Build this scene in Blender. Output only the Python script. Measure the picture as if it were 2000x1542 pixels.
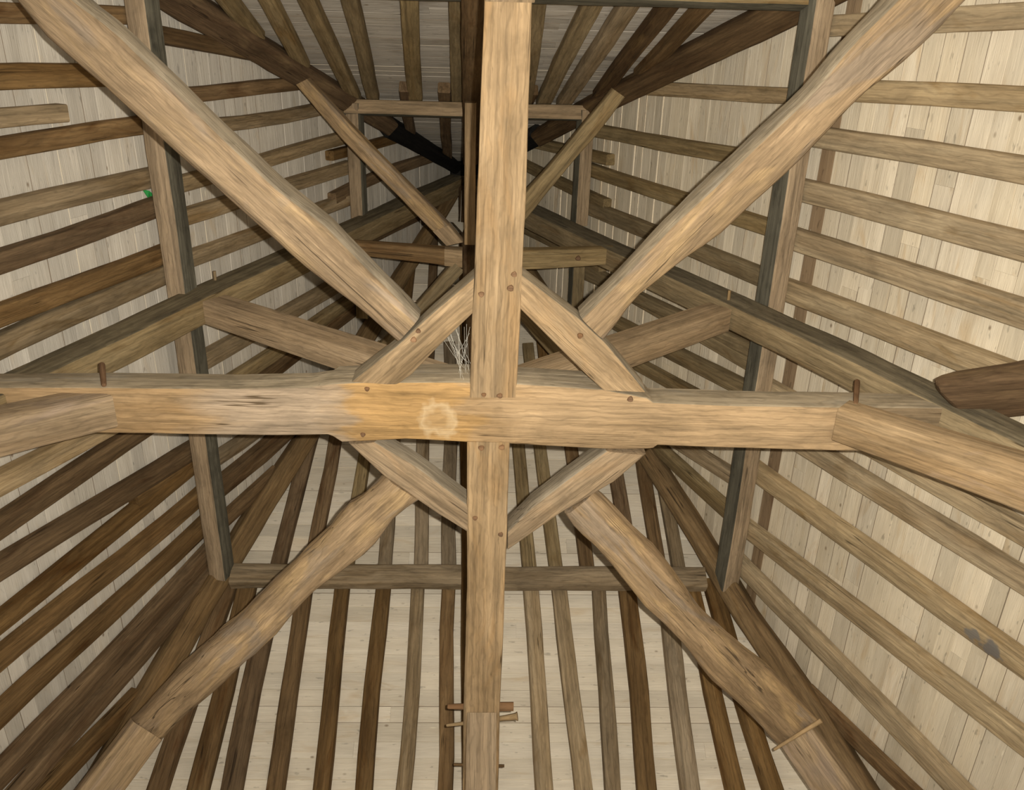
import bpy, math, random
from mathutils import Vector, Matrix, noise as mnoise

# ------------------------------------------------------------------ scene, camera, light
for o in list(bpy.data.objects):
    bpy.data.objects.remove(o, do_unlink=True)
scn = bpy.context.scene
COL = scn.collection
FPX, CX, CY = 1700.0, 1000.0, 771.0
TILT, ROLL, YAW = math.radians(25.1), math.radians(-3.0), math.radians(-4.2)
CAM = Vector((-0.034, -2.487, 1.6))

d = Vector((0, math.sin(TILT), math.cos(TILT)))
u = Vector((0, -math.cos(TILT), math.sin(TILT)))
Rz = Matrix.Rotation(YAW, 3, 'Z')
d = Rz @ d
u = Rz @ u
r = d.cross(u)
CR = math.cos(ROLL) * r + math.sin(ROLL) * u
CU = -math.sin(ROLL) * r + math.cos(ROLL) * u
CD = d
cam_data = bpy.data.cameras.new('camera')
cam_data.sensor_fit = 'HORIZONTAL'
cam_data.sensor_width = 36.0
cam_data.lens = 36.0 * FPX / 2000.0
cam_data.clip_start = 0.05
cam = bpy.data.objects.new('camera', cam_data)
COL.objects.link(cam)
mw = Matrix((CR, CU, -CD)).transposed().to_4x4()
mw.translation = CAM
cam.matrix_world = mw
scn.camera = cam

world = bpy.data.worlds.new('sky')
scn.world = world
world.use_nodes = True
bg = world.node_tree.nodes['Background']
bg.inputs[0].default_value = (1.0, 0.95, 0.86, 1)
bg.inputs[1].default_value = 2.1

# the flash of the camera, just right of and above its lens
fl = bpy.data.lights.new('camera_flash', 'SPOT')
fl.energy = 2050
fl.spot_size = math.radians(126)
fl.spot_blend = 1.0
fl.color = (1.0, 0.95, 0.85)
fl.shadow_soft_size = 0.018
flo = bpy.data.objects.new('camera_flash', fl)
COL.objects.link(flo)
fm = Matrix.Rotation(math.radians(-4), 4, 'Y') @ Matrix.Rotation(math.radians(8), 4, 'X')
flo.matrix_world = mw @ fm
flo.location = CAM + CR * 0.12 + CU * 0.06

vs = scn.view_settings
vs.view_transform = 'Standard'
vs.look = 'None'
vs.exposure = -0.06
vs.gamma = 1.0
vs.use_curve_mapping = False

# ------------------------------------------------------------------ geometry of the roof
Z0 = 6.6                     # underside of the frame of beams
ZP1, ZP2 = 8.6, 11.5         # two tiers of purlins
ZE = 3.6                     # eaves
APEX = Vector((-0.40, 0.0, 14.7))
HALF = {'L': -2.70, 'R': 2.52, 'F': 2.96, 'B': -2.60}   # underside of the rafters at ZP1
RAF_H = 0.11

def coef(s):
    """x (or y) of a slope's rafter underside = a + b*z"""
    i = 0 if s in 'LR' else 1
    b = -(HALF[s] - APEX[i]) / (APEX.z - ZP1)
    return APEX[i] - b * APEX.z, b

def slope_normal(s):
    a, b = coef(s)
    n = Vector((1, 0, -b)) if s in 'LR' else Vector((0, 1, -b))
    n.normalize()
    if HALF[s] < 0:
        n = -n
    return n                 # points outwards

def upslope(s):
    a, b = coef(s)
    v = Vector((b, 0, 1)) if s in 'LR' else Vector((0, b, 1))
    return v.normalized()

def ray(px, py):
    return CD + CR * ((px - CX) / FPX) - CU * ((py - CY) / FPX)

def hit(px, py, n, dist):
    v = ray(px, py)
    t = (dist - n.dot(CAM)) / n.dot(v)
    return CAM + v * t

def onZ(p, z=Z0):
    return hit(p[0], p[1], Vector((0, 0, 1)), z)

def onY(p, y):
    return hit(p[0], p[1], Vector((0, 1, 0)), y)

def onX(p, x):
    return hit(p[0], p[1], Vector((1, 0, 0)), x)

def onS(p, s, off=0.0):
    n = slope_normal(s)
    return hit(p[0], p[1], n, n.dot(APEX) + off)

def depth(P):
    return (P - CAM).dot(CD)

def pxw(w, P):
    return w / FPX * depth(P)

def at_z(s, z, lat=0.0, off=0.0):
    """point on the rafter underside of slope s; lat is y for L/R, x for F/B; off outwards"""
    a, b = coef(s)
    n = slope_normal(s)
    i = 0 if s in 'LR' else 1
    base = a + b * z + off / n[i]
    return Vector((base, lat, z)) if s in 'LR' else Vector((lat, base, z))

# ------------------------------------------------------------------ materials
def wood(name, light, dark, patch=None, patch_amt=0.0, crack=0.5, vary=0.12, band=None, gscale=1.0, rough=0.8, spots=None, knots=0.0, patch2=None):
    m = bpy.data.materials.new(name)
    m.use_nodes = True
    nt = m.node_tree
    N, L = nt.nodes, nt.links
    bsdf = N['Principled BSDF']
    bsdf.inputs['Roughness'].default_value = rough
    bsdf.inputs['Specular IOR Level'].default_value = 0.15
    tc = N.new('ShaderNodeTexCoord')
    oi = N.new('ShaderNodeObjectInfo')
    mul = N.new('ShaderNodeMath'); mul.operation = 'MULTIPLY'; mul.inputs[1].default_value = 37.0
    L.new(oi.outputs['Random'], mul.inputs[0])
    add = N.new('ShaderNodeVectorMath'); add.operation = 'ADD'
    L.new(tc.outputs['Object'], add.inputs[0])
    L.new(mul.outputs[0], add.inputs[1])

    def noise(sx, sy, detail, dist=0.0, rgh=0.55):
        mp = N.new('ShaderNodeMapping')
        mp.inputs['Scale'].default_value = (sx, sy, sy)
        L.new(add.outputs[0], mp.inputs['Vector'])
        n = N.new('ShaderNodeTexNoise')
        n.inputs['Scale'].default_value = 1.0
        n.inputs['Detail'].default_value = detail
        n.inputs['Roughness'].default_value = rgh
        n.inputs['Distortion'].default_value = dist
        L.new(mp.outputs[0], n.inputs['Vector'])
        return n.outputs['Fac']

    def rng(src, a, b, c, dd):
        mr = N.new('ShaderNodeMapRange')
        for k, v in zip(('From Min', 'From Max', 'To Min', 'To Max'), (a, b, c, dd)):
            mr.inputs[k].default_value = v
        L.new(src, mr.inputs['Value'])
        return mr.outputs[0]

    def mix(fac, c1, c2, blend='MIX'):
        mx = N.new('ShaderNodeMix'); mx.data_type = 'RGBA'; mx.blend_type = blend
        if isinstance(fac, float): mx.inputs[0].default_value = fac
        else: L.new(fac, mx.inputs[0])
        for sock, c in ((mx.inputs[6], c1), (mx.inputs[7], c2)):
            if isinstance(c, tuple): sock.default_value = (*c, 1)
            else: L.new(c, sock)
        return mx.outputs[2]

    g1 = noise(0.9 * gscale, 9 * gscale, 5, 0.6)
    col = mix(rng(g1, 0.32, 0.68, 0, 1) if knots == 0 else rng(noise(0.5, 12, 4, 0.3), 0.25, 0.75, 0, 1), dark, light)
    if patch:
        pn = noise(1.3 * gscale, 5 * gscale, 3, 1.2)
        col = mix(rng(pn, 0.62 - 0.25 * patch_amt, 0.70 - 0.25 * patch_amt + 0.08, 0, 0.85), col, patch)
    if patch2:
        pn2 = noise(0.9 * gscale, 3.5 * gscale, 4, 1.5)
        col = mix(rng(pn2, 0.54, 0.62, 0, 0.8), col, patch2)
    if band:                                  # tones that change along the timber
        sep = N.new('ShaderNodeSeparateXYZ')
        L.new(tc.outputs['Object'], sep.inputs[0])
        wob = rng(noise(2.5, 7, 3), 0.3, 0.7, -0.16, 0.16)
        sm = N.new('ShaderNodeMath'); sm.operation = 'ADD'
        L.new(sep.outputs[0], sm.inputs[0]); L.new(wob, sm.inputs[1])
        for x0, x1, c, amt, soft in band:
            f1 = rng(sm.outputs[0], x0 - soft, x0 + soft, 0, 1)
            f2 = rng(sm.outputs[0], x1 - soft, x1 + soft, 1, 0)
            mm = N.new('ShaderNodeMath'); mm.operation = 'MULTIPLY'
            L.new(f1, mm.inputs[0]); L.new(f2, mm.inputs[1])
            m2 = N.new('ShaderNodeMath'); m2.operation = 'MULTIPLY'; m2.inputs[1].default_value = amt
            L.new(mm.outputs[0], m2.inputs[0])
            col = mix(m2.outputs[0], col, c)
    fine = noise(5, 110, 3)
    gval = rng(fine, 0.3, 0.7, 0.84 if knots == 0 else 0.93, 1.12 if knots == 0 else 1.06)
    def shade(c, val):
        cmb = N.new('ShaderNodeCombineColor')
        for k in range(3): L.new(val, cmb.inputs[k])
        return mix(1.0, c, cmb.outputs[0], 'MULTIPLY')
    col = shade(col, gval)
    if knots == 0:
        # long dark streaks, blotches, arched figure and small specks of old timber
        col = shade(col, rng(noise(0.55, 26, 5, 0.4, 0.65), 0.30, 0.60, 0.62, 1.06))
        col = shade(col, rng(noise(1.7, 3.2, 5, 0.8, 0.65), 0.32, 0.62, 0.74, 1.08))
        mp = N.new('ShaderNodeMapping'); mp.inputs['Scale'].default_value = (0.45, 1.0, 1.0)
        L.new(add.outputs[0], mp.inputs['Vector'])
        wv = N.new('ShaderNodeTexWave'); wv.bands_direction = 'Y'
        for k, v in (('Scale', 7.0), ('Distortion', 9.0), ('Detail', 3.0), ('Detail Scale', 1.4)): wv.inputs[k].default_value = v
        L.new(mp.outputs[0], wv.inputs['Vector'])
        col = shade(col, rng(wv.outputs['Fac'], 0.0, 0.35, 0.86, 1.03))
        col = shade(col, rng(noise(7, 40, 3, 0.3, 0.6), 0.24, 0.33, 0.66, 1.0))
        g2 = noise(0.55, 26, 5, 0.4, 0.65)
    else:
        col = shade(col, rng(noise(0.8, 2.2, 4, 0.6, 0.6), 0.3, 0.65, 0.86, 1.05))
        col = shade(col, rng(noise(9, 30, 2, 0.0, 0.5), 0.27, 0.33, 0.68, 1.0))
    if spots:                                 # chipped or stained places with a shape of their own
        for (sx, sy, sz), rad, c, ring in spots:
            vd = N.new('ShaderNodeVectorMath'); vd.operation = 'DISTANCE'
            nz = N.new('ShaderNodeTexNoise'); nz.inputs['Scale'].default_value = 14
            L.new(tc.outputs['Object'], nz.inputs['Vector'])
            vm = N.new('ShaderNodeVectorMath'); vm.operation = 'MULTIPLY_ADD'
            vm.inputs[1].default_value = (0.14, 0.14, 0.0)
            L.new(nz.outputs['Color'], vm.inputs[0]); L.new(tc.outputs['Object'], vm.inputs[2])
            L.new(vm.outputs[0], vd.inputs[0])
            vd.inputs[1].default_value = (sx + 0.07, sy + 0.07, sz)
            if ring:
                rf = rng(vd.outputs['Value'], rad * 0.45, rad * 0.95, 0.10, 0.5)
                rf2 = rng(vd.outputs['Value'], rad * 0.95, rad * 1.3, 1, 0)
                mm = N.new('ShaderNodeMath'); mm.operation = 'MULTIPLY'
                L.new(rf, mm.inputs[0]); L.new(rf2, mm.inputs[1])
                col = mix(mm.outputs[0], col, c)
            else:
                col = mix(rng(vd.outputs['Value'], rad * 0.7, rad, 0.9, 0), col, c)
    bump_src = fine
    if crack > 0:
        ck = noise(0.22, 13, 2, 0.2)
        sb = N.new('ShaderNodeMath'); sb.operation = 'SUBTRACT'; sb.inputs[1].default_value = 0.5
        L.new(ck, sb.inputs[0])
        ab = N.new('ShaderNodeMath'); ab.operation = 'ABSOLUTE'
        L.new(sb.outputs[0], ab.inputs[0])
        line = rng(ab.outputs[0], 0.003, 0.010, 1, 0)
        msk = rng(noise(1.1, 3.0, 2), 0.62 - 0.14 * crack, 0.66 - 0.14 * crack, 0, 0.85)
        mm = N.new('ShaderNodeMath'); mm.operation = 'MULTIPLY'
        L.new(line, mm.inputs[0]); L.new(msk, mm.inputs[1])
        col = mix(mm.outputs[0], col, tuple(x * 0.22 for x in dark))
    if knots > 0:
        mp = N.new('ShaderNodeMapping')
        mp.inputs['Scale'].default_value = (4.0, 7.0, 0.01)
        L.new(add.outputs[0], mp.inputs['Vector'])
        vo = N.new('ShaderNodeTexVoronoi'); vo.inputs['Scale'].default_value = 1.0
        L.new(mp.outputs[0], vo.inputs['Vector'])
        kf = rng(vo.outputs['Distance'], 0.035 * knots, 0.10 * knots, 0.8, 0)
        sc = N.new('ShaderNodeSeparateColor'); L.new(vo.outputs['Color'], sc.inputs[0])
        km = rng(sc.outputs[0], 0.25, 0.8, 0, 1)
        mm = N.new('ShaderNodeMath'); mm.operation = 'MULTIPLY'
        L.new(kf, mm.inputs[0]); L.new(km, mm.inputs[1])
        col = mix(mm.outputs[0], col, (0.17, 0.11, 0.06))
        # splinters and torn grain, paler than the face
        mp2 = N.new('ShaderNodeMapping'); mp2.inputs['Scale'].default_value = (3.2, 16.0, 0.01)
        mp2.inputs['Location'].default_value = (5, 3, 0)
        L.new(add.outputs[0], mp2.inputs['Vector'])
        v2 = N.new('ShaderNodeTexVoronoi'); L.new(mp2.outputs[0], v2.inputs['Vector'])
        v2.inputs['Scale'].default_value = 1.0
        s2 = N.new('ShaderNodeSeparateColor'); L.new(v2.outputs['Color'], s2.inputs[0])
        a = rng(v2.outputs['Distance'], 0.06, 0.13, 0.7, 0)
        b = rng(s2.outputs[1], 0.66, 0.72, 0, 1)
        mm = N.new('ShaderNodeMath'); mm.operation = 'MULTIPLY'
        L.new(a, mm.inputs[0]); L.new(b, mm.inputs[1])
        col = mix(mm.outputs[0], col, (0.80, 0.72, 0.55))
    hs = N.new('ShaderNodeHueSaturation')
    L.new(col, hs.inputs['Color'])
    L.new(rng(oi.outputs['Random'], 0, 1, 1 - vary, 1 + vary), hs.inputs['Value'])
    m3 = N.new('ShaderNodeMath'); m3.operation = 'FRACT'
    L.new(mul.outputs[0], m3.inputs[0])
    L.new(rng(m3.outputs[0], 0, 1, 1 - vary * 0.5, 1 + vary * 0.5), hs.inputs['Saturation'])
    L.new(hs.outputs[0], bsdf.inputs['Base Color'])
    bm = N.new('ShaderNodeBump'); bm.inputs['Strength'].default_value = 0.35
    bm.inputs['Distance'].default_value = 0.01
    L.new(bump_src, bm.inputs['Height'])
    b2 = N.new('ShaderNodeBump'); b2.inputs['Strength'].default_value = 0.5
    b2.inputs['Distance'].default_value = 0.02
    L.new(g1, b2.inputs['Height']); L.new(bm.outputs[0], b2.inputs['Normal'])
    L.new(b2.outputs[0], bsdf.inputs['Normal'])
    return m

OAK = wood('oak_tan', (0.360, 0.257, 0.152), (0.263, 0.180, 0.099), (0.338, 0.221, 0.115), 0.4, 0.6)
OAK_LOG = wood('oak_waney_log', (0.343, 0.239, 0.136), (0.223, 0.149, 0.081), (0.392, 0.266, 0.133), 0.5, 0.7, patch2=(0.254, 0.194, 0.136))
def tie_x(px):
    return (onZ((px, 805)) - onZ((-60, 800))).length
OAK_TIE = wood('oak_tie', (0.374, 0.257, 0.143), (0.285, 0.184, 0.092), None, 0, 0.5,
               band=[(tie_x(400), tie_x(690), (0.329, 0.257, 0.184), 0.85, 0.2), (tie_x(690), tie_x(915), (0.392, 0.239, 0.097), 0.8, 0.05), (tie_x(1000), tie_x(1650), (0.365, 0.261, 0.155), 0.5, 0.15), (tie_x(1660), tie_x(2100), (0.187, 0.140, 0.087), 0.8, 0.08)],
               spots=[((tie_x(855), 0.0, 0.0), 0.11, (0.52, 0.41, 0.26), True)])
OAK_NEW = wood('oak_sawn', (0.347, 0.252, 0.152), (0.294, 0.203, 0.115), None, 0, 0.1)
BRACE = wood('oak_brace', (0.365, 0.261, 0.152), (0.276, 0.184, 0.097), (0.303, 0.221, 0.152), 0.3, 0.4)
MID = wood('oak_olive_brown', (0.30, 0.225, 0.12), (0.215, 0.15, 0.072), (0.19, 0.12, 0.05), 0.2, 0.2)
PURLIN = wood('purlin_oak', (0.38, 0.28, 0.175), (0.31, 0.22, 0.13), (0.22, 0.165, 0.10), 0.1, 0.2)
DARKFACE = wood('dark_grey_face', (0.155, 0.14, 0.10), (0.10, 0.09, 0.064), (0.06, 0.055, 0.04), 0.2, 0.2)  # darker tone for the inner faces of the purlins
GREYFACE = wood('greyer_side_face', (0.33, 0.27, 0.185), (0.235, 0.185, 0.12), (0.28, 0.24, 0.18), 0.3, 0.4)  # greyer tone for the back side faces of the great beams
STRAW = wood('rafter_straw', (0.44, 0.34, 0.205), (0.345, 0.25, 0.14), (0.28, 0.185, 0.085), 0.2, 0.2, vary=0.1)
HIPB = wood('hip_warm_brown', (0.27, 0.18, 0.09), (0.17, 0.105, 0.048), (0.20, 0.12, 0.05), 0.25, 0.5)
OLIVEFACE = wood('dark_olive_face', (0.19, 0.155, 0.095), (0.12, 0.095, 0.058), (0.08, 0.07, 0.05), 0.25, 0.2)  # darker olive tone for one side of the principal rafters
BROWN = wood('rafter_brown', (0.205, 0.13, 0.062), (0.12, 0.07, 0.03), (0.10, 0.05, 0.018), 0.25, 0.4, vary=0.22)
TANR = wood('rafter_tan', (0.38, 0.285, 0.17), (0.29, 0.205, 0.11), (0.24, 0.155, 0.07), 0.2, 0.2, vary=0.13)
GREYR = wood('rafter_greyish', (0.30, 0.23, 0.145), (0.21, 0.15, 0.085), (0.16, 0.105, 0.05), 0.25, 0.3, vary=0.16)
DARK = wood('hip_dark_brown', (0.15, 0.095, 0.048), (0.09, 0.052, 0.025), (0.20, 0.13, 0.06), 0.2, 0.5)
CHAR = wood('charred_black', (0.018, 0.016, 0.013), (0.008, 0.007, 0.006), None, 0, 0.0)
PEG = wood('peg_brown', (0.24, 0.14, 0.075), (0.15, 0.08, 0.04), None, 0, 0.0)
PEG_PALE = wood('peg_pale', (0.42, 0.30, 0.16), (0.33, 0.22, 0.11), None, 0, 0.0)
BOARD_L = wood('board_grey_pale', (0.64, 0.585, 0.495), (0.55, 0.495, 0.41), (0.57, 0.475, 0.35), 0.05, 0.0, vary=0.10, knots=1.0)  # board tint differs by slope: light's warm and cool cast put into colour
BOARD_R = wood('board_straw_pale', (0.71, 0.62, 0.47), (0.60, 0.51, 0.37), (0.58, 0.445, 0.28), 0.18, 0.0, vary=0.12, knots=1.0)
BOARD_F = wood('board_cream', (0.72, 0.64, 0.51), (0.62, 0.54, 0.42), (0.58, 0.465, 0.32), 0.15, 0.0, vary=0.10, knots=1.0)
BOARD_B = wood('board_dull', (0.62, 0.56, 0.47), (0.46, 0.41, 0.34), (0.36, 0.30, 0.23), 0.15, 0.2, vary=0.14, knots=1.0)
BOARD_OLD = wood('board_old_brown', (0.30, 0.21, 0.12), (0.20, 0.13, 0.07), (0.14, 0.08, 0.04), 0.3, 0.3, vary=0.1, knots=1.0)

def plain(name, c, rough=0.7):
    m = bpy.data.materials.new(name); m.use_nodes = True
    nt = m.node_tree; b = nt.nodes['Principled BSDF']
    n = nt.nodes.new('ShaderNodeTexNoise'); n.inputs['Scale'].default_value = 9
    mx = nt.nodes.new('ShaderNodeMix'); mx.data_type = 'RGBA'
    mx.inputs[6].default_value = (*[x * 0.85 for x in c], 1); mx.inputs[7].default_value = (*c, 1)
    nt.links.new(n.outputs['Fac'], mx.inputs[0]); nt.links.new(mx.outputs[2], b.inputs['Base Color'])
    b.inputs['Roughness'].default_value = rough
    return m
GREEN = plain('green_plastic', (0.03, 0.34, 0.07))
PAPER = plain('pale_card', (0.85, 0.80, 0.68))
SEAM_D = plain('dark_board_edge', (0.20, 0.15, 0.10))  # darkness of the joints, with groove dirt, put into the edge colour
SEAM_P = plain('fresh_board_edge', (0.74, 0.64, 0.47))
STONE = plain('floor_flagstone', (0.30, 0.27, 0.22))

# ------------------------------------------------------------------ helpers
def tag(o, label, cat, group=None):
    o['label'] = label; o['category'] = cat; o['kind'] = 'thing'
    if group: o['group'] = group
    return o

def new_obj(name, verts, faces, mat, parent=None, matrix=None, smooth=True, angle=38):
    me = bpy.data.meshes.new(name)
    me.from_pydata(verts, [], faces)
    me.update()
    if smooth:
        me.polygons.foreach_set('use_smooth', [True] * len(me.polygons))
        me.set_sharp_from_angle(angle=math.radians(angle))
    me.materials.append(mat)
    o = bpy.data.objects.new(name, me)
    COL.objects.link(o)
    if matrix is not None: o.matrix_world = matrix
    if parent is not None:
        o.parent = parent
        o.matrix_parent_inverse = parent.matrix_world.inverted()
    return o

SEED = [1]
def loft(name, mat, stations, up, chamfer=0.02, step=0.16, wob=0.006, parent=None, side_dir=None, side_mat=None):
    """stations: (left, right, h) with left/right the edges of the visible face; the timber stands behind it towards up"""
    SEED[0] += 1
    sd = SEED[0] * 7.31
    up = Vector(up).normalized()
    C = [(a + b) / 2 for a, b, h in stations]
    X = (C[-1] - C[0]).normalized()
    Z = (up - X * up.dot(X)).normalized()
    Y = Z.cross(X)
    M = Matrix((X, Y, Z)).transposed().to_4x4(); M.translation = C[0]
    Mi = M.inverted()
    # resample along length
    rows = []
    for k in range(len(stations) - 1):
        a0, b0, h0 = stations[k]; a1, b1, h1 = stations[k + 1]
        n = max(1, int(round((C[k + 1] - C[k]).length / step)))
        for j in range(n):
            t = j / n
            rows.append((a0.lerp(a1, t), b0.lerp(b1, t), h0 + (h1 - h0) * t))
    rows.append(stations[-1])
    verts, faces = [], []
    for i, (a, b, h) in enumerate(rows):
        A, B = Mi @ a, Mi @ b
        if A.y > B.y: A, B = B, A
        w = max(B.y - A.y, 0.02)
        c = min(chamfer, w * 0.3, h * 0.3)
        c2 = c * 0.35
        pts = [(0, A.y + c, 0), (1, B.y - c, 0), (1, B.y - c2, c2), (1, B.y, c), (1, B.y, h - c), (1, B.y - c, h),
               (0, A.y + c, h), (0, A.y, h - c), (0, A.y, c), (0, A.y + c2, c2)]
        for j, (side, y, z) in enumerate(pts):
            x = A.x + (B.x - A.x) * ((y - A.y) / w)
            zz = A.z + (B.z - A.z) * ((y - A.y) / w) + z
            q = Vector((x * 1.6 + sd, side * 3.7 + (1.9 if z > h * 0.5 else 0), sd * 0.37))
            nv = mnoise.noise_vector(q) * wob + mnoise.noise_vector(q * 3.3) * wob * 0.5
            verts.append((x, y + nv.y, zz + nv.z * 0.8))
    m = 10
    for i in range(len(rows) - 1):
        for j in range(m):
            k = (j + 1) % m
            faces.append((i * m + j, i * m + k, (i + 1) * m + k, (i + 1) * m + j))
    faces.append(tuple(range(m))[::-1])
    e = (len(rows) - 1) * m
    faces.append(tuple(e + j for j in range(m)))
    # orient outwards
    o = new_obj(name, verts, [f[::-1] for f in faces], mat, parent, M)
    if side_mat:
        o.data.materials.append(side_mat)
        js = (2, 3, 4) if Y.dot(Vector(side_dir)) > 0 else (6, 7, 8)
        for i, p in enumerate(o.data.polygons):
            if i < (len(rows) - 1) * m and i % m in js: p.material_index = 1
    return o

def edges_z(left, right, z, h):
    """pair up two px polylines on a horizontal face into stations"""
    def samp(pl, n):
        P = [onZ(p, z) for p in pl]
        L = [0]
        for a, b in zip(P, P[1:]): L.append(L[-1] + (b - a).length)
        out = []
        for i in range(n):
            s = L[-1] * i / (n - 1)
            for k in range(len(P) - 1):
                if s <= L[k + 1] + 1e-9:
                    t = (s - L[k]) / max(L[k + 1] - L[k], 1e-9)
                    out.append(P[k].lerp(P[k + 1], min(t, 1))); break
        return out
    n = 26
    return [(a, b, h) for a, b in zip(samp(left, n), samp(right, n))]

def straight(name, mat, p0, p1, w, h, up, n=2, w1=None, wander=0.0, **kw):
    """straight timber; p0-p1 is the centre line of its visible face"""
    p0, p1 = Vector(p0), Vector(p1)
    X = (p1 - p0).normalized()
    up = Vector(up); Z = (up - X * up.dot(X)).normalized()
    Y = Z.cross(X)
    w1 = w if w1 is None else w1
    SEED[0] += 1
    st = []
    for i in range(n):
        t = i / (n - 1)
        ww = (w + (w1 - w) * t) / 2
        off = 0.0
        if wander and 0 <= i:
            off = mnoise.noise(Vector((t * (p1 - p0).length * 0.7, SEED[0] * 3.17, 0.5))) * wander
        c = p0.lerp(p1, t) + Y * off
        st.append((c - Y * ww, c + Y * ww, h))
    return loft(name, mat, st, up, **kw)

def peg(P, up, rad, length, parent, mat=None, name='peg', n=9):
    """a turned wooden peg whose head shows at P; it runs into the timber along up"""
    up = Vector(up).normalized()
    a = up.orthogonal().normalized(); b = up.cross(a)
    random.seed(int(P.x * 1000) ^ int(P.y * 777))
    verts, faces = [], []
    prof = [(-0.012, rad * 0.80), (-0.004, rad), (length, rad * 0.9)]
    for zz, rr in prof:
        for k in range(n):
            ang = 2 * math.pi * k / n
            q = rr * (1 + 0.12 * math.sin(3 * ang + P.x * 9))
            v = up * zz + a * (q * math.cos(ang)) + b * (q * math.sin(ang))
            verts.append(tuple(v))
    for i in range(2):
        for k in range(n):
            kk = (k + 1) % n
            faces.append((i * n + k, i * n + kk, (i + 1) * n + kk, (i + 1) * n + k))
    faces.append(tuple(range(n))[::-1]); faces.append(tuple(2 * n + k for k in range(n)))
    return new_obj(name, verts, faces, mat or PEG, parent, Matrix.Translation(P), smooth=True, angle=45)

def rod(name, p0, p1, r0, r1, mat, parent=None, n=8, head=0.0):
    """long trenail shown from the side"""
    p0, p1 = Vector(p0), Vector(p1)
    X = (p1 - p0); ln = X.length; X.normalize()
    a = X.orthogonal().normalized(); b = X.cross(a)
    M = Matrix((X, a, b)).transposed().to_4x4(); M.translation = p0
    prof = [(0, r0 * 0.8), (0.01, r0), (ln * 0.8, r1), (ln - 0.02, r1 * (1 + head * 0.4)), (ln, r1 * (1 + head))]
    verts, faces = [], []
    for x, rr in prof:
        for k in range(n):
            ang = 2 * math.pi * k / n
            verts.append((x, rr * math.cos(ang), rr * math.sin(ang)))
    for i in range(len(prof) - 1):
        for k in range(n):
            kk = (k + 1) % n
            faces.append((i * n + k, i * n + kk, (i + 1) * n + kk, (i + 1) * n + k))
    faces.append(tuple(range(n))[::-1]); faces.append(tuple((len(prof) - 1) * n + k for k in range(n)))
    return new_obj(name, verts, faces, mat, parent, M, angle=50)

UP = Vector((0, 0, 1))
ORD = ['first', 'second', 'third', 'fourth', 'fifth', 'sixth', 'seventh', 'eighth', 'ninth', 'tenth', 'eleventh', 'twelfth', 'thirteenth', 'fourteenth', 'fifteenth', 'sixteenth', 'seventeenth', 'eighteenth']

# ------------------------------------------------------------------ the setting: floor and boarded slopes
def floor():
    v = [(-9, -9, -0.2), (9, -9, -0.2), (9, 9, -0.2), (-9, 9, -0.2), (-9, -9, 0), (9, -9, 0), (9, 9, 0), (-9, 9, 0)]
    f = [(0, 3, 2, 1), (4, 5, 6, 7), (0, 1, 5, 4), (1, 2, 6, 5), (2, 3, 7, 6), (3, 0, 4, 7)]
    o = new_obj('floor', v, f, STONE, smooth=False)
    o['kind'] = 'structure'; o['label'] = 'stone floor of the hall below the roof'
floor()

def lat_range(s, z, off):
    """hip to hip along a horizontal line of slope s"""
    def val(q):
        p = at_z(q, z, 0, off)
        return p.x if q in 'LR' else p.y
    return (val('B'), val('F')) if s in 'LR' else (val('L'), val('R'))

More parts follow.
